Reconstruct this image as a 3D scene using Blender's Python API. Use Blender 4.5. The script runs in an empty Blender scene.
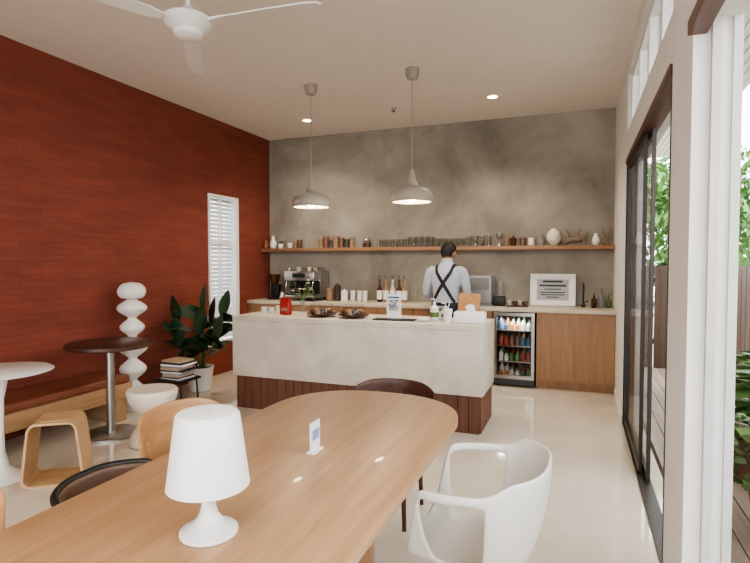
import bpy, bmesh, math, random
from mathutils import Vector, Matrix
random.seed(7)
scene = bpy.context.scene
COL = scene.collection

# ------------------------------------------------------------------ materials
def lin(c):
    return tuple(((x/255)/12.92 if x/255 <= 0.04045 else ((x/255+0.055)/1.055)**2.4) for x in c)
def new_mat(name):
    m = bpy.data.materials.new(name); m.use_nodes = True
    nt = m.node_tree
    return m, nt, nt.nodes['Principled BSDF']
def M(name, c, rough=0.5, metal=0.0, var=0.08, scale=6.0, bump=0.0, bscale=60.0, emit=None, es=0.0, trans=0.0, coat=0.0, spec=0.5):
    m, nt, b = new_mat(name)
    c1 = lin(c)
    tc = nt.nodes.new('ShaderNodeTexCoord')
    n = nt.nodes.new('ShaderNodeTexNoise'); n.inputs['Scale'].default_value = scale; n.inputs['Detail'].default_value = 5
    nt.links.new(tc.outputs['Object'], n.inputs['Vector'])
    r = nt.nodes.new('ShaderNodeValToRGB')
    r.color_ramp.elements[0].position = 0.3; r.color_ramp.elements[1].position = 0.7
    r.color_ramp.elements[0].color = tuple(x*(1-var) for x in c1)+(1,)
    r.color_ramp.elements[1].color = tuple(min(1, x*(1+var)) for x in c1)+(1,)
    nt.links.new(n.outputs['Fac'], r.inputs['Fac']); nt.links.new(r.outputs['Color'], b.inputs['Base Color'])
    b.inputs['Roughness'].default_value = rough; b.inputs['Metallic'].default_value = metal
    b.inputs['Transmission Weight'].default_value = trans
    b.inputs['Coat Weight'].default_value = coat
    b.inputs['Specular IOR Level'].default_value = spec
    if bump > 0:
        n2 = nt.nodes.new('ShaderNodeTexNoise'); n2.inputs['Scale'].default_value = bscale; n2.inputs['Detail'].default_value = 4
        nt.links.new(tc.outputs['Object'], n2.inputs['Vector'])
        bp = nt.nodes.new('ShaderNodeBump'); bp.inputs['Strength'].default_value = bump; bp.inputs['Distance'].default_value = 0.01
        nt.links.new(n2.outputs['Fac'], bp.inputs['Height']); nt.links.new(bp.outputs['Normal'], b.inputs['Normal'])
    if emit:
        b.inputs['Emission Color'].default_value = lin(emit)+(1,); b.inputs['Emission Strength'].default_value = es
    return m
def wood(name, ca, cb, axis='Y', rough=0.4, fine=22.0, bump=0.08, coat=0.0):
    m, nt, b = new_mat(name)
    tc = nt.nodes.new('ShaderNodeTexCoord'); mp = nt.nodes.new('ShaderNodeMapping')
    s = [fine]*3; s['XYZ'.index(axis)] = fine*0.05
    mp.inputs['Scale'].default_value = s
    nt.links.new(tc.outputs['Object'], mp.inputs['Vector'])
    n = nt.nodes.new('ShaderNodeTexNoise'); n.inputs['Scale'].default_value = 1.0; n.inputs['Detail'].default_value = 8; n.inputs['Roughness'].default_value = 0.65; n.inputs['Distortion'].default_value = 0.6
    nt.links.new(mp.outputs['Vector'], n.inputs['Vector'])
    r = nt.nodes.new('ShaderNodeValToRGB')
    r.color_ramp.elements[0].position = 0.32; r.color_ramp.elements[1].position = 0.68
    r.color_ramp.elements[0].color = lin(cb)+(1,); r.color_ramp.elements[1].color = lin(ca)+(1,)
    nt.links.new(n.outputs['Fac'], r.inputs['Fac']); nt.links.new(r.outputs['Color'], b.inputs['Base Color'])
    bp = nt.nodes.new('ShaderNodeBump'); bp.inputs['Strength'].default_value = bump; bp.inputs['Distance'].default_value = 0.004
    nt.links.new(n.outputs['Fac'], bp.inputs['Height']); nt.links.new(bp.outputs['Normal'], b.inputs['Normal'])
    b.inputs['Roughness'].default_value = rough; b.inputs['Coat Weight'].default_value = coat
    return m
def mat_redwall():
    m, nt, b = new_mat('terracotta_slim_brick')
    tc = nt.nodes.new('ShaderNodeTexCoord'); sp = nt.nodes.new('ShaderNodeSeparateXYZ'); cb = nt.nodes.new('ShaderNodeCombineXYZ')
    nt.links.new(tc.outputs['Object'], sp.inputs[0])
    nt.links.new(sp.outputs['Y'], cb.inputs['X']); nt.links.new(sp.outputs['Z'], cb.inputs['Y'])
    br = nt.nodes.new('ShaderNodeTexBrick')
    br.inputs['Scale'].default_value = 1.0; br.inputs['Brick Width'].default_value = 0.42; br.inputs['Row Height'].default_value = 0.058
    br.inputs['Mortar Size'].default_value = 0.004; br.inputs['Mortar Smooth'].default_value = 0.8
    br.inputs['Color1'].default_value = lin((132, 67, 51))+(1,); br.inputs['Color2'].default_value = lin((125, 62, 47))+(1,)
    br.inputs['Mortar'].default_value = lin((113, 55, 42))+(1,)
    nt.links.new(cb.outputs[0], br.inputs['Vector'])
    n = nt.nodes.new('ShaderNodeTexNoise'); n.inputs['Scale'].default_value = 2.0; n.inputs['Detail'].default_value = 9
    mp = nt.nodes.new('ShaderNodeMapping'); mp.inputs['Scale'].default_value = (1, 1, 4)
    nt.links.new(tc.outputs['Object'], mp.inputs[0]); nt.links.new(mp.outputs[0], n.inputs['Vector'])
    r = nt.nodes.new('ShaderNodeValToRGB'); r.color_ramp.elements[0].position = .3; r.color_ramp.elements[1].position = .72
    r.color_ramp.elements[0].color = (.82, .80, .80, 1); r.color_ramp.elements[1].color = (1.08, 1.08, 1.08, 1)
    nt.links.new(n.outputs['Fac'], r.inputs['Fac'])
    mx = nt.nodes.new('ShaderNodeMix'); mx.data_type = 'RGBA'; mx.blend_type = 'MULTIPLY'; mx.inputs['Factor'].default_value = 1
    nt.links.new(br.outputs['Color'], mx.inputs['A']); nt.links.new(r.outputs['Color'], mx.inputs['B'])
    nt.links.new(mx.outputs['Result'], b.inputs['Base Color'])
    n2 = nt.nodes.new('ShaderNodeTexNoise'); n2.inputs['Scale'].default_value = 30; n2.inputs['Detail'].default_value = 6
    nt.links.new(tc.outputs['Object'], n2.inputs['Vector'])
    ma = nt.nodes.new('ShaderNodeMath'); ma.operation = 'MULTIPLY_ADD'; ma.inputs[1].default_value = -.7
    nt.links.new(br.outputs['Fac'], ma.inputs[0]); nt.links.new(n2.outputs['Fac'], ma.inputs[2])
    bp = nt.nodes.new('ShaderNodeBump'); bp.inputs['Strength'].default_value = .4; bp.inputs['Distance'].default_value = .01
    nt.links.new(ma.outputs[0], bp.inputs['Height']); nt.links.new(bp.outputs[0], b.inputs['Normal'])
    b.inputs['Roughness'].default_value = .8
    return m
def mat_plaster(name, ca, cb, scale=1.3, rough=.8, bump=.15, p0=.3, p1=.7, spec=.5):
    m, nt, b = new_mat(name)
    tc = nt.nodes.new('ShaderNodeTexCoord')
    n = nt.nodes.new('ShaderNodeTexNoise'); n.inputs['Scale'].default_value = scale; n.inputs['Detail'].default_value = 10; n.inputs['Roughness'].default_value = .62; n.inputs['Distortion'].default_value = .4
    nt.links.new(tc.outputs['Object'], n.inputs['Vector'])
    r = nt.nodes.new('ShaderNodeValToRGB'); r.color_ramp.elements[0].position = p0; r.color_ramp.elements[1].position = p1
    r.color_ramp.elements[0].color = lin(ca)+(1,); r.color_ramp.elements[1].color = lin(cb)+(1,)
    nt.links.new(n.outputs['Fac'], r.inputs['Fac']); nt.links.new(r.outputs['Color'], b.inputs['Base Color'])
    bp = nt.nodes.new('ShaderNodeBump'); bp.inputs['Strength'].default_value = bump; bp.inputs['Distance'].default_value = .01
    nt.links.new(n.outputs['Fac'], bp.inputs['Height']); nt.links.new(bp.outputs[0], b.inputs['Normal'])
    b.inputs['Roughness'].default_value = rough; b.inputs['Specular IOR Level'].default_value = spec
    return m
def mat_glass(name='window_glass', tint=(1, 1, 1), base=.03, k=.35):
    m = bpy.data.materials.new(name); m.use_nodes = True; nt = m.node_tree; nt.nodes.clear()
    o = nt.nodes.new('ShaderNodeOutputMaterial'); t = nt.nodes.new('ShaderNodeBsdfTransparent'); g = nt.nodes.new('ShaderNodeBsdfGlossy')
    t.inputs[0].default_value = tint+(1,); g.inputs['Roughness'].default_value = .02
    lw = nt.nodes.new('ShaderNodeLayerWeight'); lw.inputs[0].default_value = .25
    ma = nt.nodes.new('ShaderNodeMath'); ma.operation = 'MULTIPLY_ADD'; ma.inputs[1].default_value = k; ma.inputs[2].default_value = base
    nt.links.new(lw.outputs['Fresnel'], ma.inputs[0]); ma.use_clamp = True
    mx = nt.nodes.new('ShaderNodeMixShader'); nt.links.new(ma.outputs[0], mx.inputs[0])
    nt.links.new(t.outputs[0], mx.inputs[1]); nt.links.new(g.outputs[0], mx.inputs[2]); nt.links.new(mx.outputs[0], o.inputs[0])
    return m

RED = mat_redwall()
CONC = mat_plaster('concrete_plaster', (126, 119, 108), (172, 165, 153), .9, p0=.35, p1=.68)
CEILM = M('ceiling_paint', (228, 222, 214), .9, var=.015)
WHITEW = M('white_wall_paint', (226, 224, 220), .8, var=.015)
FLOORM = mat_plaster('polished_cream_floor', (206, 195, 177), (224, 214, 197), 2.0, rough=.07, bump=.008, spec=.8)
STONE = mat_plaster('island_stone', (186, 176, 161), (210, 201, 187), 3.5, rough=.55, bump=.05)
COUNTER = mat_plaster('counter_stone', (194, 182, 164), (212, 202, 185), 14, rough=.4, bump=.03)
OAK = wood('oak_table', (184, 148, 112), (160, 124, 90), 'Y', .4, 24, coat=.05)
OAKV = wood('oak_veneer_vertical', (166, 130, 98), (144, 108, 78), 'Z', .45, 24)
OAKX = wood('oak_shelf', (158, 120, 90), (132, 96, 69), 'X', .5, 24)
HONEY = wood('honey_plywood', (188, 144, 100), (162, 118, 78), 'Y', .4, 20)
PLY = wood('pale_plywood', (200, 166, 126), (178, 142, 102), 'X', .45, 20)
DARKW = wood('dark_walnut', (86, 52, 39), (58, 34, 26), 'X', .4, 20)
REDW = wood('reddish_slat_wood', (112, 72, 54), (84, 50, 38), 'Z', .5, 24)
LEATHER = M('tan_leather', (128, 76, 55), .45, var=.15, bump=.15, bscale=120)
DLEATHER = M('dark_brown_leather', (98, 74, 60), .4, var=.15, bump=.15, bscale=120)
BLACK = M('black_powdercoat', (28, 27, 27), .4, var=.05)
DFRAME = M('dark_aluminium', (56, 47, 42), .4, .2, var=.05)
WPL = M('white_plastic', (232, 232, 230), .35, var=.01, coat=.2)
GPL = M('pale_grey_plastic', (212, 209, 203), .42, var=.01)
CERAM = M('cream_ceramic', (222, 212, 196), .45, var=.03)
WCER = M('white_ceramic', (228, 226, 222), .3, var=.03)
STEEL = M('brushed_steel', (176, 174, 170), .28, .9, var=.06)
CHROME = M('polished_chrome', (200, 200, 198), .12, 1.0, var=.02)
GLASS = mat_glass()
CLEAR = mat_glass('clear_glassware', (.99, .995, .995), .03, .14)
LEAF = M('dark_green_leaf', (34, 58, 38), .35, var=.35, scale=9)
LEAF2 = M('light_green_leaf', (86, 112, 56), .5, var=.35, scale=5)
SOIL = M('soil', (52, 38, 28), .9, var=.3, bump=.5)
BEIGE = M('pendant_taupe', (158, 150, 138), .5, var=.02)
BULB = M('warm_bulb', (255, 240, 210), .5, emit=(255, 226, 180), es=14)
DLIGHT = M('downlight_lens', (255, 240, 210), .5, emit=(255, 206, 130), es=16)
PAPER = M('white_paper', (236, 236, 234), .7, var=.01)
REDP = M('red_package', (150, 34, 30), .5)
BROWNG = M('brown_glass', (70, 40, 24), .2)
TINM = M('kraft_tin', (146, 118, 92), .6, var=.15)
GREYP = M('grey_plastic', (120, 120, 120), .5)
SKIN = M('skin', (160, 120, 98), .5, var=.05)
HAIR = M('black_hair', (20, 17, 16), .55, var=.3, scale=40, bump=.6, bscale=150)
SHIRT = M('pale_blue_shirt', (170, 178, 190), .85, var=.05, bump=.3, bscale=25)
NAVY = M('navy_canvas', (30, 33, 44), .8, var=.1)
PANTS = M('charcoal_trousers', (42, 42, 46), .85, var=.1)

# ------------------------------------------------------------------ mesh builder
class MB:
    def __init__(s): s.v = []; s.f = []; s.m = []
    def add(s, v, f, mi=0, mat=None):
        o = len(s.v)
        if mat is not None: v = [mat @ Vector(p) for p in v]
        s.v += [tuple(p) for p in v]; s.f += [tuple(i+o for i in q) for q in f]; s.m += [mi]*len(f); return s
    def box(s, x0, x1, y0, y1, z0, z1, mi=0, mat=None):
        v = [(x0, y0, z0), (x1, y0, z0), (x1, y1, z0), (x0, y1, z0), (x0, y0, z1), (x1, y0, z1), (x1, y1, z1), (x0, y1, z1)]
        return s.add(v, [(3, 2, 1, 0), (4, 5, 6, 7), (0, 1, 5, 4), (1, 2, 6, 5), (2, 3, 7, 6), (3, 0, 4, 7)], mi, mat)
    def cbox(s, c, d, mi=0, mat=None):
        return s.box(c[0]-d[0]/2, c[0]+d[0]/2, c[1]-d[1]/2, c[1]+d[1]/2, c[2]-d[2]/2, c[2]+d[2]/2, mi, mat)
    def lathe(s, prof, c=(0, 0, 0), seg=32, mi=0, mat=None, sx=1, sy=1, cap=True):
        v = []; f = []; n = len(prof)
        for (r, z) in prof:
            r = max(r, .0004)
            for i in range(seg):
                a = 2*math.pi*i/seg; v.append((c[0]+r*math.cos(a)*sx, c[1]+r*math.sin(a)*sy, c[2]+z))
        for j in range(n-1):
            for i in range(seg):
                k = (i+1) % seg; f.append((j*seg+i, j*seg+k, (j+1)*seg+k, (j+1)*seg+i))
        if cap: f.append(tuple(reversed(range(seg)))); f.append(tuple((n-1)*seg+i for i in range(seg)))
        return s.add(v, f, mi, mat)
    def tube(s, pts, rad, seg=12, mi=0, closed=False, mat=None):
        P = [Vector(p) for p in pts]; n = len(P)
        R = rad if isinstance(rad, (list, tuple)) else [rad]*n
        v = []; f = []; up = None
        for i in range(n):
            if closed: t = (P[(i+1) % n]-P[i-1])
            else: t = (P[min(i+1, n-1)]-P[max(i-1, 0)])
            t.normalize()
            if up is None:
                up = Vector((0, 0, 1)) if abs(t.z) < .9 else Vector((1, 0, 0))
            a = up-t*up.dot(t)
            if a.length < 1e-5: a = Vector((1, 0, 0))-t*t.x
            a.normalize(); up = a; b = t.cross(a)
            for k in range(seg):
                an = 2*math.pi*k/seg; q = P[i]+a*math.cos(an)*R[i]+b*math.sin(an)*R[i]; v.append(tuple(q))
        for i in range(n if closed else n-1):
            j = (i+1) % n
            for k in range(seg):
                l = (k+1) % seg; f.append((i*seg+k, i*seg+l, j*seg+l, j*seg+k))
        if not closed:
            f.append(tuple(reversed(range(seg)))); f.append(tuple((n-1)*seg+k for k in range(seg)))
        return s.add(v, f, mi, mat)
    def ball(s, c, r, mi=0, seg=20, rings=12, mat=None):
        rx, ry, rz = r if isinstance(r, (tuple, list)) else (r, r, r)
        prof = [(math.sin(math.pi*j/rings), -math.cos(math.pi*j/rings)*rz) for j in range(rings+1)]
        return s.lathe(prof, c, seg, mi, mat, rx, ry)
    def loft(s, secs, seg=28, mi=0, mat=None, p=2.0):
        v = []; f = []
        for (cx, cy, cz, rx, ry) in secs:
            for k in range(seg):
                a = 2*math.pi*k/seg; ca = math.cos(a); sa = math.sin(a)
                v.append((cx+rx*math.copysign(abs(ca)**(2/p), ca), cy+ry*math.copysign(abs(sa)**(2/p), sa), cz))
        for i in range(len(secs)-1):
            for k in range(seg):
                l = (k+1) % seg; f.append((i*seg+k, i*seg+l, (i+1)*seg+l, (i+1)*seg+k))
        f.append(tuple(reversed(range(seg)))); f.append(tuple((len(secs)-1)*seg+k for k in range(seg)))
        return s.add(v, f, mi, mat)
    def prism(s, out, z0, z1, mi=0, mat=None):
        n = len(out); v = [(x, y, z0) for x, y in out]+[(x, y, z1) for x, y in out]
        f = [tuple(reversed(range(n))), tuple(range(n, 2*n))]+[(i, (i+1) % n, n+(i+1) % n, n+i) for i in range(n)]
        return s.add(v, f, mi, mat)
    def build(s, name, mats, loc=(0, 0, 0), parent=None, rot=(0, 0, 0), bevel=0, bseg=2, sharp=40, mods=()):
        me = bpy.data.meshes.new(name); me.from_pydata(s.v, [], s.f)
        if not isinstance(mats, (list, tuple)): mats = [mats]
        for m in mats: me.materials.append(m)
        for p, mi in zip(me.polygons, s.m): p.material_index = mi
        bm = bmesh.new(); bm.from_mesh(me)
        bmesh.ops.recalc_face_normals(bm, faces=bm.faces)
        if bevel > 0:
            es = [e for e in bm.edges if len(e.link_faces) == 2 and e.calc_face_angle(0) > math.radians(35)]
            bmesh.ops.bevel(bm, geom=es, offset=bevel, segments=bseg, profile=.5, affect='EDGES', clamp_overlap=True)
        for fc in bm.faces: fc.smooth = True
        for e in bm.edges:
            if len(e.link_faces) == 2: e.smooth = e.calc_face_angle(0) < math.radians(sharp)
        bm.to_mesh(me); bm.free()
        ob = bpy.data.objects.new(name, me); COL.objects.link(ob)
        ob.location = loc; ob.rotation_euler = rot
        if parent: ob.parent = parent
        for (t, kw) in mods:
            md = ob.modifiers.new(t.lower(), t)
            for k, val in kw.items(): setattr(md, k, val)
        return ob
def E(name, loc=(0, 0, 0), rz=0):
    o = bpy.data.objects.new(name, None); COL.objects.link(o); o.location = loc; o.rotation_euler = (0, 0, rz); o.empty_display_size = .1
    return o
def rrect(x0, x1, y0, y1, r, n=12, p=2.0):
    rs = r if isinstance(r, (list, tuple)) else [r]*4   # order: (x1,y0),(x1,y1),(x0,y1),(x0,y0)
    cs = [(x1-rs[0], y0+rs[0], -90, rs[0]), (x1-rs[1], y1-rs[1], 0, rs[1]), (x0+rs[2], y1-rs[2], 90, rs[2]), (x0+rs[3], y0+rs[3], 180, rs[3])]
    out = []
    for cx, cy, a0, rr in cs:
        for i in range(n+1):
            a = math.radians(a0+90*i/n); ca, sa = math.cos(a), math.sin(a)
            out.append((cx+rr*math.copysign(abs(ca)**(2/p), ca), cy+rr*math.copysign(abs(sa)**(2/p), sa)))
    return out
def interp(pts, x):
    for (a, b), (c, d) in zip(pts, pts[1:]):
        if x <= c:
            t = (x-a)/(c-a); t = t*t*(3-2*t); return b+(d-b)*t
    return pts[-1][1]

# ------------------------------------------------------------------ room shell
XL, XR, YB, YN, H = -4.47, 0.40, 7.10, -2.6, 3.37
T = .165; PY = 2.37
MB().box(XL-.15, XR+T, YN-.1, YB+.15, -.12, 0).build('floor', FLOORM)
MB().box(XL-.15, XR+T, YN-.1, YB+.15, H, H+.15).build('ceiling', CEILM)
MB().box(XL-.15, XR+T, YB, YB+.15, 0, H).build('wall_back', CONC)
wy0, wy1, wz0, wz1 = 5.63, 6.27, .42, 2.39
w = MB()
w.box(XL-.15, XL, YN, wy0, 0, H).box(XL-.15, XL, wy1, YB, 0, H).box(XL-.15, XL, wy0, wy1, 0, wz0).box(XL-.15, XL, wy0, wy1, wz1, H)
w.build('wall_left', RED)
# left louvre window
r = E('window_1', (XL-.15, 0, 0))
f = MB(); t = .035
f.box(0, .17, wy0+.002, wy0+t, wz0+.002, wz1-.002).box(0, .17, wy1-t-.03, wy1-.002, wz0+.002, wz1-.002).box(0, .17, wy0+t, wy1-t, wz0+.002, wz0+t).box(0, .17, wy0+t, wy1-t, wz1-t, wz1-.002)
f.box(.06, .12, (wy0+wy1)/2-.012, (wy0+wy1)/2+.012, wz0+t, wz1-t)
f.box(.06, .12, wy0+t, wy1-t, 1.72, 1.76)
f.build('frame', WPL, parent=r)
LOUV = M('louvre_white', (196, 202, 208), .6, var=.02)
f = MB(); z = wz0+.07
while z < wz1-.06:
    m = Matrix.Translation((.09, (wy0+wy1)/2, z)) @ Matrix.Rotation(math.radians(66), 4, 'Y')
    f.cbox((0, 0, 0), (.050, wy1-wy0-2*t-.03, .006), mat=m); z += .054
f.build('louvre_slats', LOUV, parent=r)
MB().box(.02, .026, wy0+t, wy1-t, wz0+t, wz1-t).build('pane', GLASS, parent=r)
# right wall
w = MB()
w.box(XR, XR+T, 5.36, YB, 0, H)
w.box(XR, XR+T, 2.85, 5.36, 2.42, 2.68).box(XR, XR+T, 2.85, 5.36, 3.2, H)
w.box(XR, XR+T, PY, 2.85, 0, H)
w.box(XR, XR+T, -2.2, PY, 2.42, 2.68).box(XR, XR+T, -2.2, PY, 3.2, H)
w.box(XR, XR+T, YN, -2.2, 0, H)
w.build('wall_right', WHITEW)
# near wall (behind the viewer) : glazed shopfront
w = MB(); w.box(XL-.15, XL+.5, YN-.1, YN, 0, H).box(XR-.3, XR+T, YN-.1, YN, 0, H).box(XL+.5, XR-.3, YN-.1, YN, 3.1, H)
w.build('wall_front', WHITEW)
r = E('window_2', (0, YN-.05, 0)); f = MB()
for i in range(5):
    x = XL+.52+i*(XR-.3-XL-.54)/4; f.box(x-.02, x+.02, -.03, .03, 0, 3.1)
f.box(XL+.5, XR-.3, -.03, .03, 0, .05).box(XL+.5, XR-.3, -.03, .03, 3.05, 3.1)
f.build('frame', DFRAME, parent=r)
MB().box(XL+.5, XR-.3, -.004, .004, .05, 3.05).build('pane', GLASS, parent=r)
# clerestories
for k, (a, b) in enumerate([(2.85, 5.36), (-2.2, PY)]):
    r = E('window_%d' % (3+k), (XR, 0, 0)); f = MB()
    n = 4
    for i in range(n+1):
        y = a+.025+i*(b-a-.05)/n; f.box(.03, .08, y-.02, y+.02, 2.68, 3.2)
    f.box(.03, .08, a, b, 2.68, 2.72).box(.03, .08, a, b, 3.16, 3.2)
    f.build('frame', WPL, parent=r)
    MB().box(.055, .06, a+.03, b-.03, 2.71, 3.17).build('pane', GLASS, parent=r)
# sliding door
def slab(rt, name, x, y0, y1, z0=.03, z1=2.38, t=.032, wd=.024):
    f = MB(); f.box(x, x+wd, y0, y0+t, z0, z1).box(x, x+wd, y1-t, y1, z0, z1).box(x, x+wd, y0+t, y1-t, z0, z0+.05).box(x, x+wd, y0+t, y1-t, z1-.04, z1)
    f.build(name, DFRAME, parent=rt)
    MB().box(x+wd/2-.003, x+wd/2+.003, y0+t, y1-t, z0+.05, z1-.04).build(name+'_glass', GLASS, parent=rt)
BRT = wood('brown_head_wood', (100, 66, 48), (76, 48, 34), 'Y')
r = E('door_1', (XR, 0, 0))
MB().box(-.012, .09, 2.852, 5.358, 2.385, 2.43).build('head', BRT, parent=r)
f = MB(); f.box(-.003, .08, 5.335, 5.358, 0, 2.385).box(-.003, .08, 2.852, 2.872, 0, 2.385).box(0, .08, 2.872, 5.335, 0, .015)
f.build('frame', DFRAME, parent=r)
slab(r, 'sliding_panel_1', .012, 4.1, 5.33, .02); slab(r, 'sliding_panel_2', .045, 3.95, 5.15, .02)
r = E('door_2', (XR, 0, 0))
f = MB(); f.box(-.02, .045, -2.2, PY-.002, 2.37, 2.425)
f.build('head', BRT, parent=r)
MB().box(0, .12, -2.2, PY-.002, 0, .02).build('threshold', STEEL, parent=r)
slab(r, 'sliding_panel_1', .02, -.3, .9, z1=2.36); slab(r, 'sliding_panel_2', .06, -1.3, -.1, z1=2.36); slab(r, 'sliding_panel_3', .09, -2.19, -1.1, z1=2.36)
MB().box(XR+.06, XR+.09, PY-.03, PY, 0.02, 2.42).box(XR+.13, XR+.16, PY-.02, PY, 0.02, 2.42).build('trim_1', M('jamb_channel', (196, 194, 190), .6))
MB().box(XR-.012, XR, 5.36, 6.44, 0, .08).build('baseboard_right', WHITEW)

# ------------------------------------------------------------------ outside
GRND = mat_plaster('garden_paving', (150, 146, 138), (178, 174, 166), 3)
MB().box(-16, 16, -12, 26, -.3, -.13).build('ground', GRND)
DECK = wood('deck_wood', (150, 136, 120), (122, 106, 92), 'Y', .6, 14)
f = MB()
for i in range(10): f.box(.6+i*.12, .6+i*.12+.112, -2.5, 8.5, -.06, -.02)
f.box(.6, 1.78, -2.5, 8.5, -.13, -.062)
f.build('terrace_deck', DECK)
f = MB()
for i in range(14): f.box(.575+i*.07, .575+i*.07+.055, -2.5, 10, 3.24, 3.26)
f.box(.575, 1.56, -2.5, 10, 3.262, 3.3)
f.build('soffit', WHITEW)
FEN = wood('fence_wood', (96, 76, 64), (70, 54, 46), 'Z', .7, 14)
f = MB()
for i in range(58): f.box(1.9, 1.93, -3+i*.2, -3+i*.2+.185, -.13, 1.45)
f.box(1.93, 1.98, -3, 8.6, .3, .38).box(1.93, 1.98, -3, 8.6, 1.2, 1.28)
f.build('wooden_fence', FEN)
f = MB()
for i in range(6): f.box(.62+i*.21, .62+i*.21+.195, 8.65, 8.68, -.13, 1.45)
f.box(.62, 1.87, 8.68, 8.72, .3, .38).box(.62, 1.87, 8.68, 8.72, 1.2, 1.28)
f.build('wooden_fence', FEN)
def tree(name, loc, h, rad, n, mat, seed):
    rnd = random.Random(seed); r = E(name, loc)
    MB().tube([(0, 0, 0), (.08, .03, h*.3), (-.05, .05, h*.6), (.05, 0, h*.85)], [.13, .1, .07, .03]).build('trunk', DARKW, parent=r)
    f = MB(); cl = [(Vector((rnd.uniform(-1, 1)*rad*.6, rnd.uniform(-1, 1)*rad*.6, h*.6+rnd.uniform(-1, 1)*h*.33)), rad*rnd.uniform(.35, .6)) for _ in range(12)]
    for i in range(n):
        c, rr = rnd.choice(cl); d = Vector((rnd.gauss(0, 1), rnd.gauss(0, 1), rnd.gauss(0, 1))).normalized()
        p = c+d*rr*rnd.uniform(.6, 1.0); s = rnd.uniform(.08, .17)
        mt = Matrix.Translation(p) @ Matrix.Rotation(rnd.uniform(0, 6.3), 4, 'Z') @ Matrix.Rotation(rnd.uniform(-1.2, 1.2), 4, 'X')
        f.add([(-s*.4, 0, 0), (0, -s, 0), (s*.4, 0, 0), (0, s, s*.2)], [(0, 1, 2, 3)], 0, mt)
    f.build('foliage', mat, parent=r)
LT = M('tree_leaves', (100, 136, 74), .6, var=.45, scale=3)
tree('garden_tree', (2.2, 13, -.13), 3.6, 1.5, 3500, LT, 1)
tree('garden_tree', (4.0, 10.5, -.13), 3.8, 1.7, 3500, LT, 2)
tree('garden_tree', (3.3, 16.5, -.13), 4.6, 2.0, 3500, LT, 3)
tree('garden_tree', (4.2, 7.5, -.13), 3.4, 1.5, 3000, LT, 4)
tree('garden_tree', (6.0, 14, -.13), 5.0, 2.4, 3500, LT, 5)
tree('garden_tree', (4.6, 4.0, -.13), 3.6, 1.7, 2500, LT, 6)
def shrub(name, loc, h, rad, n, mat, seed):
    rnd = random.Random(seed); r = E(name, loc)
    MB().lathe([(.12, 0), (.17, .3), (.15, .3), (.14, .26)]).build('pot', M('terracotta_pot', (120, 84, 66), .8), parent=r)
    f = MB()
    for i in range(n):
        a = rnd.uniform(0, 6.3); rr = rnd.uniform(.1, rad); z = .3+rnd.uniform(0, h); s = rnd.uniform(.05, .1)
        mt = Matrix.Translation((math.cos(a)*rr, math.sin(a)*rr, z)) @ Matrix.Rotation(a, 4, 'Z') @ Matrix.Rotation(rnd.uniform(-1, 1), 4, 'Y')
        f.add([(-s*.4, 0, 0), (0, -s, 0), (s*.4, 0, 0), (0, s, s*.2)], [(0, 1, 2, 3)], 0, mt)
    f.tube([(0, 0, .2), (0, 0, .3+h*.8)], .015, mi=1); f.build('foliage', [mat, DARKW], parent=r)
shrub('potted_shrub', (1.15, 4.4, -.02), .55, .28, 350, LEAF2, 3)
shrub('potted_shrub', (1.25, 6.6, -.02), .8, .3, 350, LEAF2, 4)
shrub('potted_shrub', (1.05, 3.4, -.02), .4, .26, 260, LEAF2, 5)

# ------------------------------------------------------------------ ceiling things
def pendant(x, y):
    r = E('pendant_lamp', (x, y, 0))
    MB().lathe([(.02, 3.26), (.05, 3.275), (.066, 3.32), (.066, H)]).build('canopy', BEIGE, parent=r)
    MB().tube([(0, 0, 2.38), (0, 0, 3.27)], .0045, 8).build('cord', BEIGE, parent=r)
    out = [(.018, 2.40), (.024, 2.37), (.034, 2.345), (.036, 2.31), (.05, 2.285), (.06, 2.245), (.095, 2.23), (.15, 2.215), (.186, 2.19), (.203, 2.155), (.208, 2.12), (.203, 2.095), (.190, 2.085)]
    inn = [(.184, 2.09), (.190, 2.12), (.155, 2.175), (.10, 2.20), (.05, 2.215), (.01, 2.22)]
    MB().lathe(out+inn, seg=48).build('shade', BEIGE, parent=r, sharp=60)
    MB().ball((0, 0, 2.13), .05).build('bulb', BULB, parent=r)
    l = bpy.data.lights.new('pendant_light', 'POINT'); l.energy = 15; l.color = (1, .85, .65); l.shadow_soft_size = .05
    o = bpy.data.objects.new('light', l); COL.objects.link(o); o.parent = r; o.location = (0, 0, 2.065)
pendant(-2.67, 5.06); pendant(-1.53, 4.99)
def downlight(x, y, e=75, name='recessed_downlight'):
    r = E(name, (x, y, H))
    MB().lathe([(.055, -.002), (.055, -.012), (.075, -.012), (.08, -.004), (.08, -.0005)], cap=False).build('trim_ring', WPL, parent=r)
    MB().lathe([(.053, -.006), (.053, -.001)]).build('lens', DLIGHT, parent=r)
    l = bpy.data.lights.new('downlight', 'SPOT'); l.energy = e; l.color = (1, .87, .7); l.spot_size = math.radians(125); l.spot_blend = .9; l.shadow_soft_size = .06
    o = bpy.data.objects.new('light', l); COL.objects.link(o); o.parent = r; o.location = (0, 0, -.03)
for (x, y) in [(-3.36, 6.26), (-.93, 6.12)]: downlight(x, y)
for (x, y) in [(-3.4, .3), (-1.0, .2), (-3.4, -1.6), (-1.0, -1.6)]: downlight(x, y, 40)  # unseen downlights, added out of view to brighten the room
MB().lathe([(.02, -.05), (.03, -.045), (.012, -.03), (.03, -.008), (.035, -.0005)]).build('fire_sprinkler', CHROME, (-2.12, 6.15, H))
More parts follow.
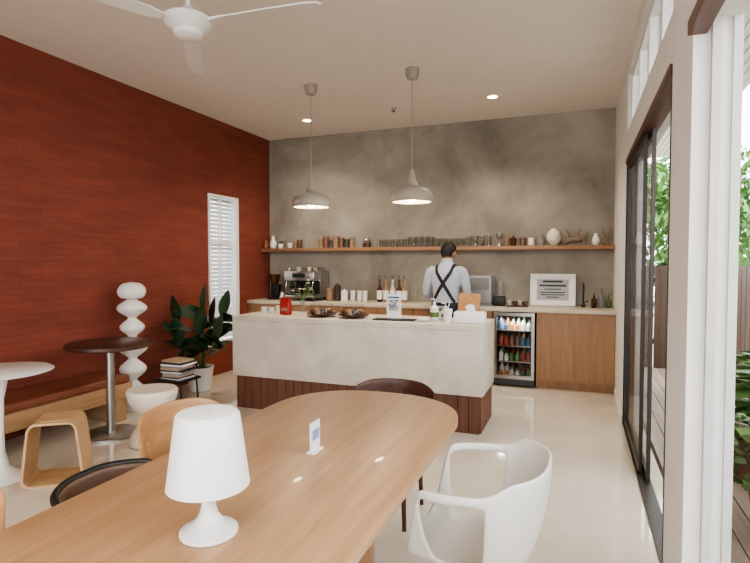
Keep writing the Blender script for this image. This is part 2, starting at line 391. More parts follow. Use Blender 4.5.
# fan
r = E('ceiling_fan', (-2.25, 2.67, 0), math.radians(4))
MB().lathe([(.02, 3.28), (.06, 3.30), (.075, H)]).tube([(0, 0, 3.02), (0, 0, 3.3)], .014).build('downrod', WPL, parent=r)
MB().lathe([(.01, 2.865), (.06, 2.868), (.085, 2.885), (.088, 2.91), (.12, 2.93), (.145, 2.955), (.145, 2.985), (.11, 3.01), (.05, 3.03), (.03, 3.06), (.014, 3.07)], seg=40).build('motor_housing', WPL, parent=r)
for i, a in enumerate([0, 122, 242]):
    rr = Matrix.Rotation(math.radians(a), 4, 'Z')
    f = MB()
    o2 = [(.16, -.03), (.25, -.05), (.55, -.062), (.80, -.058), (.86, -.04), (.88, 0), (.86, .04), (.80, .058), (.55, .062), (.25, .05), (.16, .03)]
    f.prism(o2, -.004, .004, mat=Matrix.Translation((0, 0, 2.955)) @ rr @ Matrix.Rotation(math.radians(9), 4, 'X'))
    f.box(.11, .26, -.014, .014, 2.958, 2.972, mat=rr)
    f.build('blade_%d' % (i+1), WPL, parent=r)

# ------------------------------------------------------------------ island
r = E('service_island', (0, 0, 0)); ix0, ix1, iy0, iy1 = -3.32, -.755, 4.55, 5.20
MB().box(ix0, ix1, iy0, iy1, .90, .95).box(ix0, ix1, iy0, iy0+.05, .335, .90).box(ix1-.05, ix1, iy0+.05, iy1, .335, .90).box(ix0, ix0+.05, iy0+.05, iy1, .335, .90).build('stone_cladding', STONE, parent=r, bevel=.004)
f = MB(); f.box(ix0+.04, ix1-.04, iy0+.05, iy1-.01, 0, .335)
n = 26
for i in range(n):
    x = ix0+.03+i*(ix1-ix0-.06)/n; f.box(x+.003, x+(ix1-ix0-.06)/n-.003, iy0+.025, iy0+.05, 0, .333)
for i in range(6):
    y = iy0+.05+i*.1; f.box(ix1-.04, ix1-.02, y+.003, y+.097, 0, .333)
f.build('slatted_base', REDW, parent=r)
MB().box(ix0+.05, ix1-.05, iy1-.03, iy1-.005, .335, .9).build('back_panel', OAKV, parent=r)

# back counter
cy = 6.50
r = E('back_counter', (0, 0, 0))
MB().box(XL+.003, XR-.003, cy-.03, YB-.003, .905, .95).build('countertop', COUNTER, parent=r, bevel=.004)
f = MB(); f.box(XL+.003, -.97, cy+.02, YB-.003, .1, .905).box(-.455, XR-.003, cy+.02, YB-.003, .1, .905)
def doors(f, a, b, n):
    wd = (b-a)/n
    for i in range(n): f.box(a+i*wd+.003, a+(i+1)*wd-.003, cy, cy+.02, .105, .9)
doors(f, XL+.003, -.97, 7); doors(f, -.455, XR-.003, 2)
f.build('cabinet_doors', OAKV, parent=r)
MB().box(XL+.003, -.97, cy+.06, cy+.3, 0, .1).box(-.455, XR-.003, cy+.06, cy+.3, 0, .1).build('toe_kick', OAKV, parent=r)
# fridge
r = E('glass_door_fridge', (-.712, 0, 0))
f = MB(); a, b = -.238, .238
f.box(a, a+.03, cy+.01, YB-.06, .02, .895).box(b-.03, b, cy+.01, YB-.06, .02, .895).box(a+.03, b-.03, cy+.01, YB-.06, .86, .895).box(a+.03, b-.03, cy+.01, YB-.06, .02, .1).box(a+.03, b-.03, YB-.09, YB-.06, .1, .86)
for sx in (a+.04, b-.06):
    for sy in (cy+.05, YB-.12): f.box(sx, sx+.03, sy, sy+.03, 0, .02)
f.build('cabinet_body', M('fridge_dark_body', (70, 70, 72), .5), parent=r)
f = MB(); f.box(a, a+.035, cy-.03, cy+.008, .1, .895).box(b-.035, b, cy-.03, cy+.008, .1, .895).box(a+.035, b-.035, cy-.03, cy+.008, .855, .895).box(a+.035, b-.035, cy-.03, cy+.008, .1, .14)
f.build('door_frame', STEEL, parent=r)
MB().box(a+.035, b-.035, cy-.015, cy-.01, .14, .855).build('door_glass', GLASS, parent=r)
f = MB()
for z in (.29, .48, .67): f.box(a+.03, b-.03, cy+.03, YB-.1, z, z+.008)
f.build('wire_shelves', STEEL, parent=r)
cols = [M('drink_blue', (60, 110, 150), .4), M('drink_orange', (206, 140, 70), .4), M('drink_white', (220, 220, 216), .4), M('drink_green', (94, 138, 86), .4), M('drink_red', (150, 70, 60), .4), M('drink_brown', (104, 76, 58), .4)]
f = MB(); rnd = random.Random(4)
for z in (.1, .298, .488, .678):
    for iy in range(3):
        for i in range(6):
            x = a+.075+i*.065; hh = rnd.uniform(.1, .15) if iy else rnd.uniform(.07, .14)
            mi = (i//2+int(z*10)+iy) % 6
            f.lathe([(.026, 0), (.027, hh*.7), (.012, hh*.85), (.012, hh)], (x, cy+.09+iy*.12, z+.001), 12, mi)
f.build('bottles_and_cans', cols, parent=r)
l = bpy.data.lights.new('fridge_strip', 'AREA'); l.energy = 2; l.size = .35; l.size_y = .03; l.shape = 'RECTANGLE'
o = bpy.data.objects.new('strip_light', l); COL.objects.link(o); o.parent = r; o.location = (0, cy+.05, .85)

# wall shelf
MB().box(XL+.003, XR-.003, 6.84, YB-.003, 1.655, 1.705).build('wall_shelf', OAKX, bevel=.003)
SZ = 1.706
def vase(name, x, y, z, prof, mat, seg=28): return MB().lathe(prof, seg=seg).build(name, mat, (x, y, z))
vase('ceramic_vase', -4.33, 6.97, SZ, [(.03, 0), (.05, .03), (.055, .08), (.03, .13), (.018, .17), (.026, .19), (.02, .185), (.012, .15)], WCER)
vase('ceramic_vase', -4.40, 6.88, SZ, [(.03, 0), (.04, .04), (.03, .09), (.014, .12), (.02, .14)], M('brown_glaze', (120, 76, 50), .35))
r = E('small_potted_plant', (-4.20, 6.97, SZ))
MB().lathe([(.03, 0), (.042, .07), (.036, .07), (.034, .06)]).build('pot', WCER, parent=r)
def leafmesh(f, base, dirv, L, W, droop=.3, mi=0, n=8, m=4, fold=.18, roll=0):
    base = Vector(base); d = Vector(dirv).normalized()
    side = d.cross(Vector((0, 0, 1)))
    if side.length < .05: side = Vector((1, 0, 0))
    side.normalize()
    if roll: side = Matrix.Rotation(roll, 3, d) @ side
    nor = side.cross(d).normalized()
    v = []; q = []
    for i in range(n+1):
        t = i/n; c = base+d*L*t+Vector((0, 0, -1))*droop*L*t*t
        wd = W*math.sin(math.pi*min(1, (t*.93+.05)))**.8*(1-.25*t)
        for j in range(-m//2, m//2+1):
            s = j/(m/2); p = c+side*wd*.5*s+nor*abs(s)*wd*fold
            v.append(tuple(p))
    k = m+1
    for i in range(n):
        for j in range(m): q.append((i*k+j, i*k+j+1, (i+1)*k+j+1, (i+1)*k+j))
    f.add(v, q, mi)
f = MB(); rnd = random.Random(2)
for i in range(14):
    a = rnd.uniform(0, 6.28); leafmesh(f, (0, 0, .06), (math.cos(a), math.sin(a), rnd.uniform(.6, 2)), rnd.uniform(.07, .11), .03, .4)
f.build('leaves', LEAF2, parent=r)
for i, x in enumerate([-4.03, -3.95, -3.86]):
    vase('ceramic_cup', x, 6.95+.03*(i % 2), SZ, [(.025, 0), (.036, .02), (.04, .08+.02*i), (.036, .08+.02*i), (.033, .02), (.005, .012)], [WCER, TINM, DLEATHER][i])
r = E('coffee_tins', (-3.3, 6.97, SZ)); f = MB(); x = -.22
for i in range(7):
    wd = [.035, .04, .03, .045, .035, .04, .03][i]; hh = [.13, .16, .11, .17, .14, .12, .15][i]
    f.lathe([(wd, 0), (wd, hh-.015), (wd+.003, hh-.015), (wd+.003, hh), (wd*.5, hh+.003)], (x, 0, 0), 20, i % 3); x += wd+.045
f.build('tins', [TINM, M('red_brown_tin', (118, 78, 64), .5), M('charcoal_tin', (70, 64, 60), .5)], parent=r)
r = E('coffee_hand_grinder', (-2.80, 6.97, SZ))
MB().box(-.045, .045, -.045, .045, 0, .07).build('drawer_box', DARKW, parent=r, bevel=.004)
MB().lathe([(.035, .07), (.045, .1), (.03, .12), (.005, .125)]).tube([(0, 0, .12), (0, 0, .15), (.07, 0, .15)], .004).ball((.07, 0, .16), .012).build('crank', STEEL, parent=r)
r = E('drinking_glasses', (-1.84, 6.97, SZ)); f = MB()
for i in range(19):
    for j in range(2):
        hh = .14 if (i//5) % 2 else .11
        f.lathe([(.026, 0), (.036, hh), (.0335, hh), (.024, .008), (.002, .006)], (-.76+i*.084, -.05+j*.09, 0), 16, cap=False)
f.build('glasses', CLEAR, parent=r)
vase('award_trophy', -.96, 6.98, SZ, [(.04, 0), (.04, .02), (.012, .03), (.012, .08), (.035, .11), (.042, .17), (.038, .17)], STEEL)
for i, x in enumerate([-.86, -.78]):
    vase('lidded_jar', x, 6.96, SZ, [(.03, 0), (.034, .01), (.034, .08), (.036, .085), (.036, .1), (.01, .11), (.012, .13), (.003, .135)], [TINM, BROWNG][i])
for i, x in enumerate([-.66, -.56]):
    vase('ceramic_mug', x, 6.96, SZ, [(.03, 0), (.04, .01), (.042, .1), (.038, .1), (.036, .02), (.003, .015)], [DLEATHER, CERAM][i])
vase('kettle_canister', -.45, 6.98, SZ, [(.045, 0), (.05, .02), (.045, .1), (.02, .13), (.02, .14)], GREYP)
vase('round_moon_vase', -.29, 6.97, SZ, [(.035, 0), (.04, .01), (.08, .06), (.09, .11), (.07, .17), (.035, .2), (.03, .21), (.024, .205)], M('speckled_ceramic', (214, 206, 194), .6, var=.2, scale=40))
# driftwood
r = E('driftwood_sculpture', (-.02, 6.97, SZ))
DRIFT = M('driftwood', (126, 108, 92), .9, var=.3, bump=.6, bscale=40)
f = MB().tube([(-.14, 0, .03), (-.06, .01, .07), (.02, 0, .06), (.08, -.01, .1), (.13, 0, .17)], [.03, .035, .03, .025, .006])
f.tube([(-.06, 0, .06), (-.1, .02, .14), (-.13, 0, .2)], [.022, .014, .004]).tube([(.02, 0, .06), (.0, .02, .15), (.05, .02, .2)], [.02, .014, .004]).tube([(-.12, 0, .03), (-.13, .03, 0.005)], [.02, .012]).tube([(.07, 0, .09), (.09, -.03, 0.008)], [.02, .012])
f.build('branch', DRIFT, parent=r)
vase('ceramic_vase', .19, 6.91, SZ, [(.03, 0), (.045, .04), (.035, .09), (.018, .12), (.024, .14)], WCER)
r = E('antler_sculpture', (.31, 6.98, SZ))
MB().lathe([(.035, 0), (.035, .02), (.01, .03)]).tube([(0, 0, .02), (.01, 0, .1), (.04, 0, .17), (.03, 0, .22)], [.014, .012, .009, .003]).tube([(.005, 0, .08), (-.03, 0, .13), (-.05, 0, .2)], [.011, .008, .003]).build('antlers', DRIFT, parent=r)

# ------------------------------------------------------------------ back counter objects
CZ = .951
r = E('espresso_machine', (-3.66, 6.79, CZ))
f = MB(); f.box(-.24, .24, -.05, .22, .05, .42).box(-.24, .24, -.24, -.05, .29, .42).box(-.24, .24, -.24, -.05, .05, .085)
f.build('body', STEEL, parent=r, bevel=.012)
f = MB()
for sx in (-.2, .2):
    for sy in (-.2, .18): f.lathe([(.018, 0), (.018, .05)], (sx, sy, 0), 12)
f.box(-.22, .22, -.225, -.06, .086, .092)
for x in (-.1, .1):
    f.lathe([(.035, .2), (.038, .235), (.03, .29)], (x, -.15, 0), 20); f.tube([(x, -.18, .215), (x, -.30, .2)], [.012, .015])
f.box(-.1, .1, -.246, -.24, .33, .39).box(-.235, .235, -.052, -.048, .1, .28)
f.build('group_heads_and_tray', BLACK, parent=r)
f = MB(); f.tube([(-.21, -.2, .3), (-.21, -.24, .2), (-.21, -.2, .1)], .006).tube([(.21, -.2, .3), (.21, -.24, .2), (.21, -.2, .1)], .006)
f.tube([(-.22, -.12, .46), (.22, -.12, .46), (.22, .16, .46), (-.22, .16, .46)], .005, closed=True)
for x in (-.22, .22):
    for y in (-.12, .16): f.tube([(x, y, .42), (x, y, .46)], .005)
f.build('steam_wands_and_rail', CHROME, parent=r)
f = MB()
for i in range(4):
    f.lathe([(.02, 0), (.034, .03), (.036, .055), (.032, .055), (.005, .01)], (-.14+i*.085, .02, .4205), 16, i % 2)
f.build('warming_cups', [WCER, TINM], parent=r)
r = E('coffee_grinder', (-4.2, 6.8, CZ))
MB().box(-.075, .075, -.09, .09, 0, .03).box(-.06, .06, -.02, .09, .03, .22).build('base', BLACK, parent=r, bevel=.008)
MB().lathe([(.05, .22), (.055, .24), (.08, .36), (.08, .365), (.03, .375)]).build('hopper', BROWNG, parent=r)
vase('milk_jug', -4.03, 6.72, CZ, [(.04, 0), (.045, .01), (.04, .07), (.03, .1), (.034, .12), (.03, .12)], STEEL)
r = E('storage_canisters', (-3.2, 6.8, CZ)); f = MB()
for i, (x, rr, hh) in enumerate([(-.1, .055, .15), (.02, .045, .2), (.13, .05, .12)]):
    f.lathe([(rr, 0), (rr, hh), (rr+.004, hh), (rr+.004, hh+.02), (rr*.6, hh+.03), (.012, hh+.035), (.012, hh+.05)], (x, 0, 0), 24, i)
f.build('canisters', [TINM, M('dark_canister', (60, 48, 42), .5), WCER], parent=r)
r = E('white_cup_stack', (-2.86, 6.8, CZ)); f = MB()
for x in (-.08, .02, .1):
    for k in range(3): f.lathe([(.022, 0), (.035, .03), (.038, .06), (.034, .06), (.02, .01)], (x, 0, k*.045), 16)
f.build('cups', WCER, parent=r)
r = E('syrup_bottles', (-2.38, 6.82, CZ)); f = MB()
for i, x in enumerate([-.17, -.08, .02, .11, .19]):
    f.lathe([(.034, 0), (.036, .01), (.036, .17), (.014, .23), (.013, .29), (.016, .29), (.016, .31)], (x, .01*(i % 2), 0), 18, i % 3)
    f.lathe([(.037, .04), (.037, .16)], (x, .01*(i % 2), 0), 18, 3)
    f.tube([(x, .01*(i % 2), .3), (x, .01*(i % 2), .36), (x, -.05, .355)], .006, 8, 4)
f.build('bottles', [BROWNG, M('amber_syrup', (160, 130, 94), .2), M('clear_syrup', (200, 194, 180), .2), PAPER, BLACK], parent=r)
vase('measuring_jug', -2.02, 6.75, CZ, [(.05, 0), (.055, .01), (.06, .15), (.056, .15), (.05, .01), (.003, .008)], CLEAR)
r = E('water_dispenser', (-1.16, 6.83, CZ))
MB().box(-.15, .15, -.15, .15, .03, .38).build('body', M('grey_steel', (150, 152, 154), .4, .3), parent=r, bevel=.015)
MB().box(-.16, .16, -.17, .16, 0, .03).box(-.12, .12, -.153, -.15, .2, .35).tube([(0, -.15, .14), (0, -.2, .14), (0, -.2, .11)], .01).build('tray_and_tap', GREYP, parent=r)
r = E('blender_jug', (-.92, 6.78, CZ))
MB().box(-.07, .07, -.07, .07, 0, .12).build('motor_base', BLACK, parent=r, bevel=.012)
MB().lathe([(.045, .12), (.065, .3), (.06, .3), (.042, .13), (.003, .13)]).build('jug', CLEAR, parent=r)
r = E('serving_tray', (-.70, 6.74, CZ))
MB().box(-.13, .13, -.09, .09, 0, .012).build('tray', DARKW, parent=r, bevel=.003)
f = MB()
for i in range(4): f.lathe([(.02, 0), (.034, .03), (.038, .055), (.034, .055), (.02, .01)], (-.09+.06*i, .02*(-1)**i, .013), 16, i % 2)
f.build('cups', [WCER, DLEATHER], parent=r)
r = E('framed_certificate', (-.3, 6.98, CZ+.003)); rm = (math.radians(-8), 0, 0)
f = MB(); W_, H_ = .27, .40
f.box(-W_, -W_+.03, -.012, .012, 0, H_).box(W_-.03, W_, -.012, .012, 0, H_).box(-W_+.03, W_-.03, -.012, .012, 0, .03).box(-W_+.03, W_-.03, -.012, .012, H_-.03, H_)
f.build('frame', WPL, parent=r, rot=rm)
MB().box(-W_+.03, W_-.03, -.002, .008, .03, H_-.03).build('sheet', PAPER, parent=r, rot=rm)
f = MB(); f.box(-.19, .19, -.005, -.002, .07, .33, 0)
for i, (wd, z) in enumerate([(.12, .29), (.16, .24), (.10, .2), (.15, .16), (.14, .13), (.08, .1)]): f.box(-wd, wd, -.007, -.005, z, z+.013+(.012 if i < 2 else 0), 1)
f.build('printed_text', [M('print_grey', (170, 172, 175), .6), M('print_dark', (60, 62, 66), .6)], parent=r, rot=rm)
r = E('sink_faucet', (.06, 6.95, CZ))
pts = [(0, 0, 0), (0, 0, .22)]+[(0, -.07+.07*math.cos(math.radians(a)), .22+.07*math.sin(math.radians(a))) for a in range(20, 181, 20)]+[(0, -.14, .17)]
MB().lathe([(.025, 0), (.025, .03), (.012, .035)]).tube(pts, .011).tube([(.01, 0, .05), (.06, 0, .08)], .006).build('spout', BLACK, parent=r)
r = E('soap_bottles', (.27, 6.86, CZ)); f = MB()
for i, (x, hh) in enumerate([(-.09, .15), (-.01, .2), (.07, .13)]):
    f.lathe([(.03, 0), (.034, .01), (.034, hh*.7), (.012, hh*.8), (.012, hh)], (x, .02*i, 0), 18, i); f.tube([(x, .02*i, hh), (x, .02*i, hh+.03), (x, .02*i-.03, hh+.028)], .005, 8, 3)
f.build('bottles', [BROWNG, GREYP, LEAF2, BLACK], parent=r)

# ------------------------------------------------------------------ island objects
IZ = .951
r = E('paper_cup_stack', (-3.1, 4.95, IZ)); f = MB()
for x in (-.09, 0, .09):
    f.lathe([(.025, 0), (.035, .06+.02*(x > 0)), (.031, .06+.02*(x > 0)), (.02, .01)], (x, 0, 0), 18)
f.build('cups', WCER, parent=r)
r = E('red_coffee_bag', (-2.86, 4.84, IZ))
MB().loft([(0, 0, 0, .055, .035), (0, 0, .01, .06, .04), (0, 0, .11, .06, .035), (0, 0, .15, .06, .012), (0, 0, .18, .06, .004)], p=5).build('bag', REDP, parent=r)
MB().box(-.035, .035, -.041, -.0385, .04, .07).build('label', TINM, parent=r)
r = E('flower_vase', (-2.78, 5.06, IZ))
MB().lathe([(.03, 0), (.045, .02), (.045, .08), (.022, .13), (.028, .16), (.025, .16), (.019, .13), (.04, .08), (.002, .01)], cap=False).build('vase', CLEAR, parent=r)
f = MB(); rnd = random.Random(5)
for i in range(14):
    a = rnd.uniform(0, 6.28); s = rnd.uniform(.03, .12); h_ = rnd.uniform(.22, .36); e = (math.cos(a)*s, math.sin(a)*s, h_)
    f.tube([(0, 0, .03), (e[0]*.3, e[1]*.3, .17), e], .0025, 6, 0)
    leafmesh(f, (e[0]*.6, e[1]*.6, h_*.75), (math.cos(a), math.sin(a), .6), .07, .03, .3, 0)
    if i % 2:
        for k in range(6): leafmesh(f, e, (math.cos(k), math.sin(k), .8), .035, .025, .3, 1, 4, 2)
f.build('stems_and_flowers', [LEAF2, M('white_petals', (232, 222, 196), .7)], parent=r)
def cakedome(x, y):
    r = E('glass_cake_dome', (x, y, IZ))
    MB().lathe([(.06, 0), (.07, .01), (.15, .022), (.155, .035), (.148, .03), (.01, .026)], seg=40).build('plate', DARKW, parent=r)
    MB().lathe([(.135, .032), (.135, .1), (.11, .13), (.04, .142), (.012, .145), (.01, .155), (.02, .17), (.01, .182), (.001, .183)], seg=40, cap=False).build('dome', CLEAR, parent=r)
    f = MB()
    for i in range(7):
        a = i*.9; f.lathe([(.03, 0), (.038, .02), (.036, .04), (.02, .05)], (math.cos(a)*.08 if i else 0, math.sin(a)*.08 if i else 0, .031), 14, i % 2)
    f.build('pastries', [M('chocolate_pastry', (66, 40, 28), .7, bump=.5), M('baked_pastry', (130, 88, 56), .7, bump=.5)], parent=r)
cakedome(-2.42, 4.80); cakedome(-2.07, 4.80)
MB().box(-.2, .2, -.07, .07, 0, .012).build('order_tablet', BLACK, (-1.62, 4.74, IZ), rot=(0, 0, .05), bevel=.004)
def mat_qr():
    m, nt, b = new_mat('qr_print')
    tc = nt.nodes.new('ShaderNodeTexCoord'); sn = nt.nodes.new('ShaderNodeVectorMath'); sn.operation = 'SNAP'; sn.inputs[1].default_value = (.0075, 1, .0075)
    wn = nt.nodes.new('ShaderNodeTexWhiteNoise'); gt = nt.nodes.new('ShaderNodeMath'); gt.operation = 'GREATER_THAN'; gt.inputs[1].default_value = .5
    nt.links.new(tc.outputs['Object'], sn.inputs[0]); nt.links.new(sn.outputs[0], wn.inputs['Vector']); nt.links.new(wn.outputs['Value'], gt.inputs[0])
    mx = nt.nodes.new('ShaderNodeMix'); mx.data_type = 'RGBA'; mx.inputs['A'].default_value = lin((50, 54, 66))+(1,); mx.inputs['B'].default_value = lin((225, 227, 232))+(1,)
    nt.links.new(gt.outputs[0], mx.inputs['Factor']); nt.links.new(mx.outputs['Result'], b.inputs['Base Color']); return m
QR = mat_qr()
r = E('qr_code_sign', (-1.69, 4.92, IZ), -.1)
MB().box(-.08, .08, -.04, .04, 0, .012).box(-.078, .078, -.004, .004, .012, .235).build('acrylic_stand', PAPER, parent=r, bevel=.002)
MB().box(-.055, .055, -.0065, -.0045, .07, .18).build('qr_print', QR, parent=r)
MB().box(-.06, .06, -.0065, -.0045, .195, .21).build('heading', M('print_blue', (60, 80, 130), .6), parent=r)
r = E('small_dish', (-1.34, 4.74, IZ)); MB().lathe([(.03, 0), (.06, .012), (.062, .03), (.057, .03), (.03, .008), (.002, .007)]).build('dish', WCER, parent=r)
r = E('sanitiser_bottles', (-1.22, 4.88, IZ)); f = MB()
for i, (x, hh) in enumerate([(-.05, .17), (.05, .13)]):
    f.lathe([(.036, 0), (.04, .01), (.04, hh*.7), (.014, hh*.82), (.014, hh)], (x, .03*i, 0), 20, 0); f.lathe([(.041, .03), (.041, hh*.45)], (x, .03*i, 0), 20, 1)
    f.tube([(x, .03*i, hh), (x, .03*i, hh+.03), (x-.035, .03*i, hh+.028)], .006, 8, 0)
f.build('bottles', [WCER, LEAF2], parent=r)
r = E('cold_drink_cup', (-1.10, 4.70, IZ))
MB().lathe([(.03, 0), (.042, .11), (.044, .11), (.044, .125), (.01, .13)]).tube([(0, 0, .12), (.02, 0, .19)], .004).build('cup', WCER, parent=r)
r = E('wooden_menu_board', (-.99, 5.07, IZ), -.2)
MB().box(-.11, .11, -.01, .01, .01, .25, mat=Matrix.Rotation(math.radians(-12), 4, 'X')).build('board', HONEY, parent=r, bevel=.003)
MB().box(-.1, .1, -.05, .07, 0, .015).build('foot', HONEY, parent=r, bevel=.003)
r = E('potted_herb', (-1.26, 5.08, IZ))
MB().lathe([(.03, 0), (.042, .07), (.037, .07), (.03, .055)]).build('pot', WCER, parent=r)
f = MB(); rnd = random.Random(12)
for i in range(26):
    a = rnd.uniform(0, 6.28); leafmesh(f, (0, 0, .05), (math.cos(a), math.sin(a), rnd.uniform(.8, 2.5)), rnd.uniform(.06, .11), .03, .4)
f.build('leaves', LEAF2, parent=r)
r = E('tissue_box', (-.91, 4.78, IZ), .08)
MB().box(-.14, .14, -.08, .08, 0, .10).build('box', WPL, parent=r, bevel=.008)
f = MB().loft([(0, 0, .10, .05, .015), (.005, 0, .12, .035, .02), (-.005, .0, .14, .045, .008), (0, 0, .165, .02, .003)], p=2).build('tissue', PAPER, parent=r)

# ------------------------------------------------------------------ communal table
r = E('communal_table', (0, 0, 0))
tx0, tx1, ty0, ty1, TZ = -1.50, -.525, -.35, 2.86, .75
MB().prism(rrect(tx0, tx1, ty0, ty1, [.45, .46, .46, .45], 20, 2.2), TZ-.035, TZ).build('table_top', OAK, parent=r, bevel=.005)
for i, y in enumerate([.35, 2.0]):
    MB().box(-1.22, -.78, y-.03, y+.03, 0.02, TZ-.035).box(-1.3, -.7, y-.08, y+.08, 0, .02).build('leg_%d' % (i+1), OAKV, parent=r, bevel=.004)
MB().box(-1.03, -.97, .38, 1.97, .60, .68).build('stretcher', OAKV, parent=r)
r = E('table_lamp', (-.945, 1.18, TZ+.001))
MB().lathe([(.076, 0), (.079, .004), (.078, .012), (.06, .02), (.04, .035), (.026, .055), (.020, .075), (.0195, .09), (.024, .115), (.034, .14), (.038, .155), (.03, .165), (.005, .166)], seg=48).build('base', WPL, parent=r)
MB().lathe([(.110, .135), (.112, .137), (.110, .15), (.086, .33), (.080, .338), (.07, .34), (.01, .341), (.01, .338), (.068, .337), (.077, .333), (.083, .325), (.107, .145), (.108, .135)], seg=56, cap=False).build('shade', M('lamp_shade_white', (238, 239, 240), .4, var=.005), parent=r)
r = E('table_card', (-.965, 1.85, TZ+.001), math.radians(92))
MB().box(-.04, .04, -.018, .018, 0, .008).box(-.04, .04, -.003, .003, .008, .12).build('acrylic_stand', PAPER, parent=r)
MB().box(-.028, .028, -.0055, -.0035, .05, .09).box(-.028, .028, .0035, .0055, .05, .09).build('print', M('print_blue_card', (140, 156, 196), .6), parent=r)

# ------------------------------------------------------------------ chairs
def shell_chair(name, loc, rz, mat, Hp, holes=True, legm=None, rim=None, Rb=.28, Rs=.285, Rf=.23, zs=.44, thick=.014):
    r = E(name, loc, rz); nth, nq = 60, 18; v = []; q = []
    for j in range(nq+1):
        t = j/nq
        for i in range(nth):
            th = 2*math.pi*i/nth; a = abs((math.degrees(th)+180) % 360-180)
            R = interp([(0, Rb), (90, Rs), (180, Rf)], a); Hh = interp(Hp, a)
            if t < .4: rr = R*.66*(t/.4)*.98+.004; z = zs-.012+.012*(t/.4)**2
            else:
                k = (t-.4)/.6; rr = R*.66+(R*.34+.0)*(1-(1-k)**1.6); z = zs+(Hh-zs)*k**1.25
            c, s = math.cos(th), math.sin(th); pw = 2/2.5
            v.append((rr*math.copysign(abs(c)**pw, c), rr*math.copysign(abs(s)**pw, s), z))
    for j in range(nq):
        for i in range(nth):
            a = abs(((i+.5)*360/nth+180) % 360-180); k = (j+.5)/nq
            if holes and 78 < a < 120 and .5 < k < .92: continue
            q.append((j*nth+i, j*nth+(i+1) % nth, (j+1)*nth+(i+1) % nth, (j+1)*nth+i))
    q.append(tuple(reversed(range(nth))))
    f = MB(); f.add(v, q)
    f.build('shell', mat, parent=r, sharp=180, mods=[('SOLIDIFY', dict(thickness=thick, offset=-1)), ('SUBSURF', dict(levels=1, render_levels=2))])
    if rim:
        pts = [v[nq*nth+i] for i in range(nth)]
        MB().tube(pts, .013, 10, closed=True).build('piping', rim, parent=r)
    f = MB()
    for sx, sy in ((.15, .15), (.15, -.15), (-.15, .15), (-.15, -.15)):
        f.tube([(sx*.8, sy*.8, zs-.03), (sx*1.35, sy*1.35, .012)], [.016, .011]); f.lathe([(.012, 0), (.012, .02)], (sx*1.35, sy*1.35, 0), 12)
    f.box(-.14, .14, -.14, .14, zs-.045, zs-.028)
    f.build('legs', legm or mat, parent=r); return r
shell_chair('white_armchair', (-.345, 1.93, 0), math.radians(0), GPL, [(0, .81), (55, .80), (82, .75), (118, .74), (138, .50), (155, .45), (180, .435)], Rb=.27, Rs=.28, Rf=.24, thick=.018)
shell_chair('leather_tub_chair', (-1.42, 1.40, 0), math.radians(180), DLEATHER, [(0, .73), (50, .72), (90, .67), (120, .60), (150, .46), (180, .44)], holes=False, legm=BLACK, rim=BLACK, Rb=.25, Rs=.22, thick=.02)
def ply_chair(name, loc, rz, mat, Hb=.82):
    r = E(name, loc, rz)
    v = []; q = []; nu, nv = 20, 6
    for i in range(nu+1):
        ph = math.radians(-50+100*i/nu); e = abs(i/nu*2-1)
        z1 = Hb-.05*e**4; z0 = Hb-.27+.04*e**2
        for j in range(nv+1):
            s = j/nv; z = z0+(z1-z0)*s; R = .32+.025*s
            v.append((-.09+R*math.cos(ph)*1.0, R*math.sin(ph)*1.0, z))
    for i in range(nu):
        for j in range(nv): q.append((i*(nv+1)+j, (i+1)*(nv+1)+j, (i+1)*(nv+1)+j+1, i*(nv+1)+j+1))
    f = MB(); f.add(v, q); f.build('backrest', mat, parent=r, sharp=180, mods=[('SOLIDIFY', dict(thickness=.016, offset=0)), ('SUBSURF', dict(levels=1, render_levels=2))])
    MB().prism(rrect(-.2, .2, -.21, .21, .09, 8), .435, .46).build('seat', mat, parent=r, bevel=.008)
    f = MB()
    for sy in (-.15, .15):
        f.tube([(.17, sy*1.15, 0), (.17, sy, .43), (.20, sy*1.02, Hb-.12)], [.012, .017, .012]); f.tube([(-.18, sy*1.15, 0), (-.15, sy, .437)], [.012, .017])
    f.build('legs', mat, parent=r); return r
ply_chair('plywood_chair', (-1.52, 1.90, 0), math.radians(180), HONEY, .85)
ply_chair('plywood_chair', (-1.52, .84, 0), math.radians(180), HONEY, .84)
ply_chair('dark_wood_chair', (-1.06, 2.95, 0), math.radians(90), DARKW, .755)

# ------------------------------------------------------------------ lounge corner
r = E('wall_bench', (0, 0, 0))
MB().box(XL+.005, -3.98, -.5, 3.85, .36, .43).build('leather_pad', LEATHER, parent=r, bevel=.02, bseg=3)
f = MB().box(XL+.005, -3.96, -.5, 3.86, .22, .36)
for y in (-.45, .9, 2.2, 3.70): f.box(XL+.01, -4.0, y, y+.12, 0, .22)
f.build('timber_frame', OAK, parent=r, bevel=.004)
r = E('bar_height_round_table', (-3.78, 3.44, 0))
MB().lathe([(.01, .765), (.33, .765), (.345, .775), (.345, .80), (.335, .807), (.01, .808)], seg=56).build('top', DARKW, parent=r)
MB().lathe([(.23, 0), (.23, .018), (.22, .024), (.04, .028), (.038, .05)], seg=48).tube([(0, 0, .02), (0, 0, .766)], .036, 24).build('pedestal', STEEL, parent=r)
r = E('tulip_table', (-3.74, 2.46, 0))
MB().lathe([(.02, .72), (.2, .722), (.32, .735), (.34, .742), (.325, .752), (.01, .753)], seg=56).build('top', WPL, parent=r)
MB().lathe([(.20, 0), (.21, .006), (.19, .015), (.11, .035), (.06, .08), (.035, .18), (.03, .35), (.035, .55), (.06, .68), (.1, .72)], seg=48).build('pedestal', WPL, parent=r)
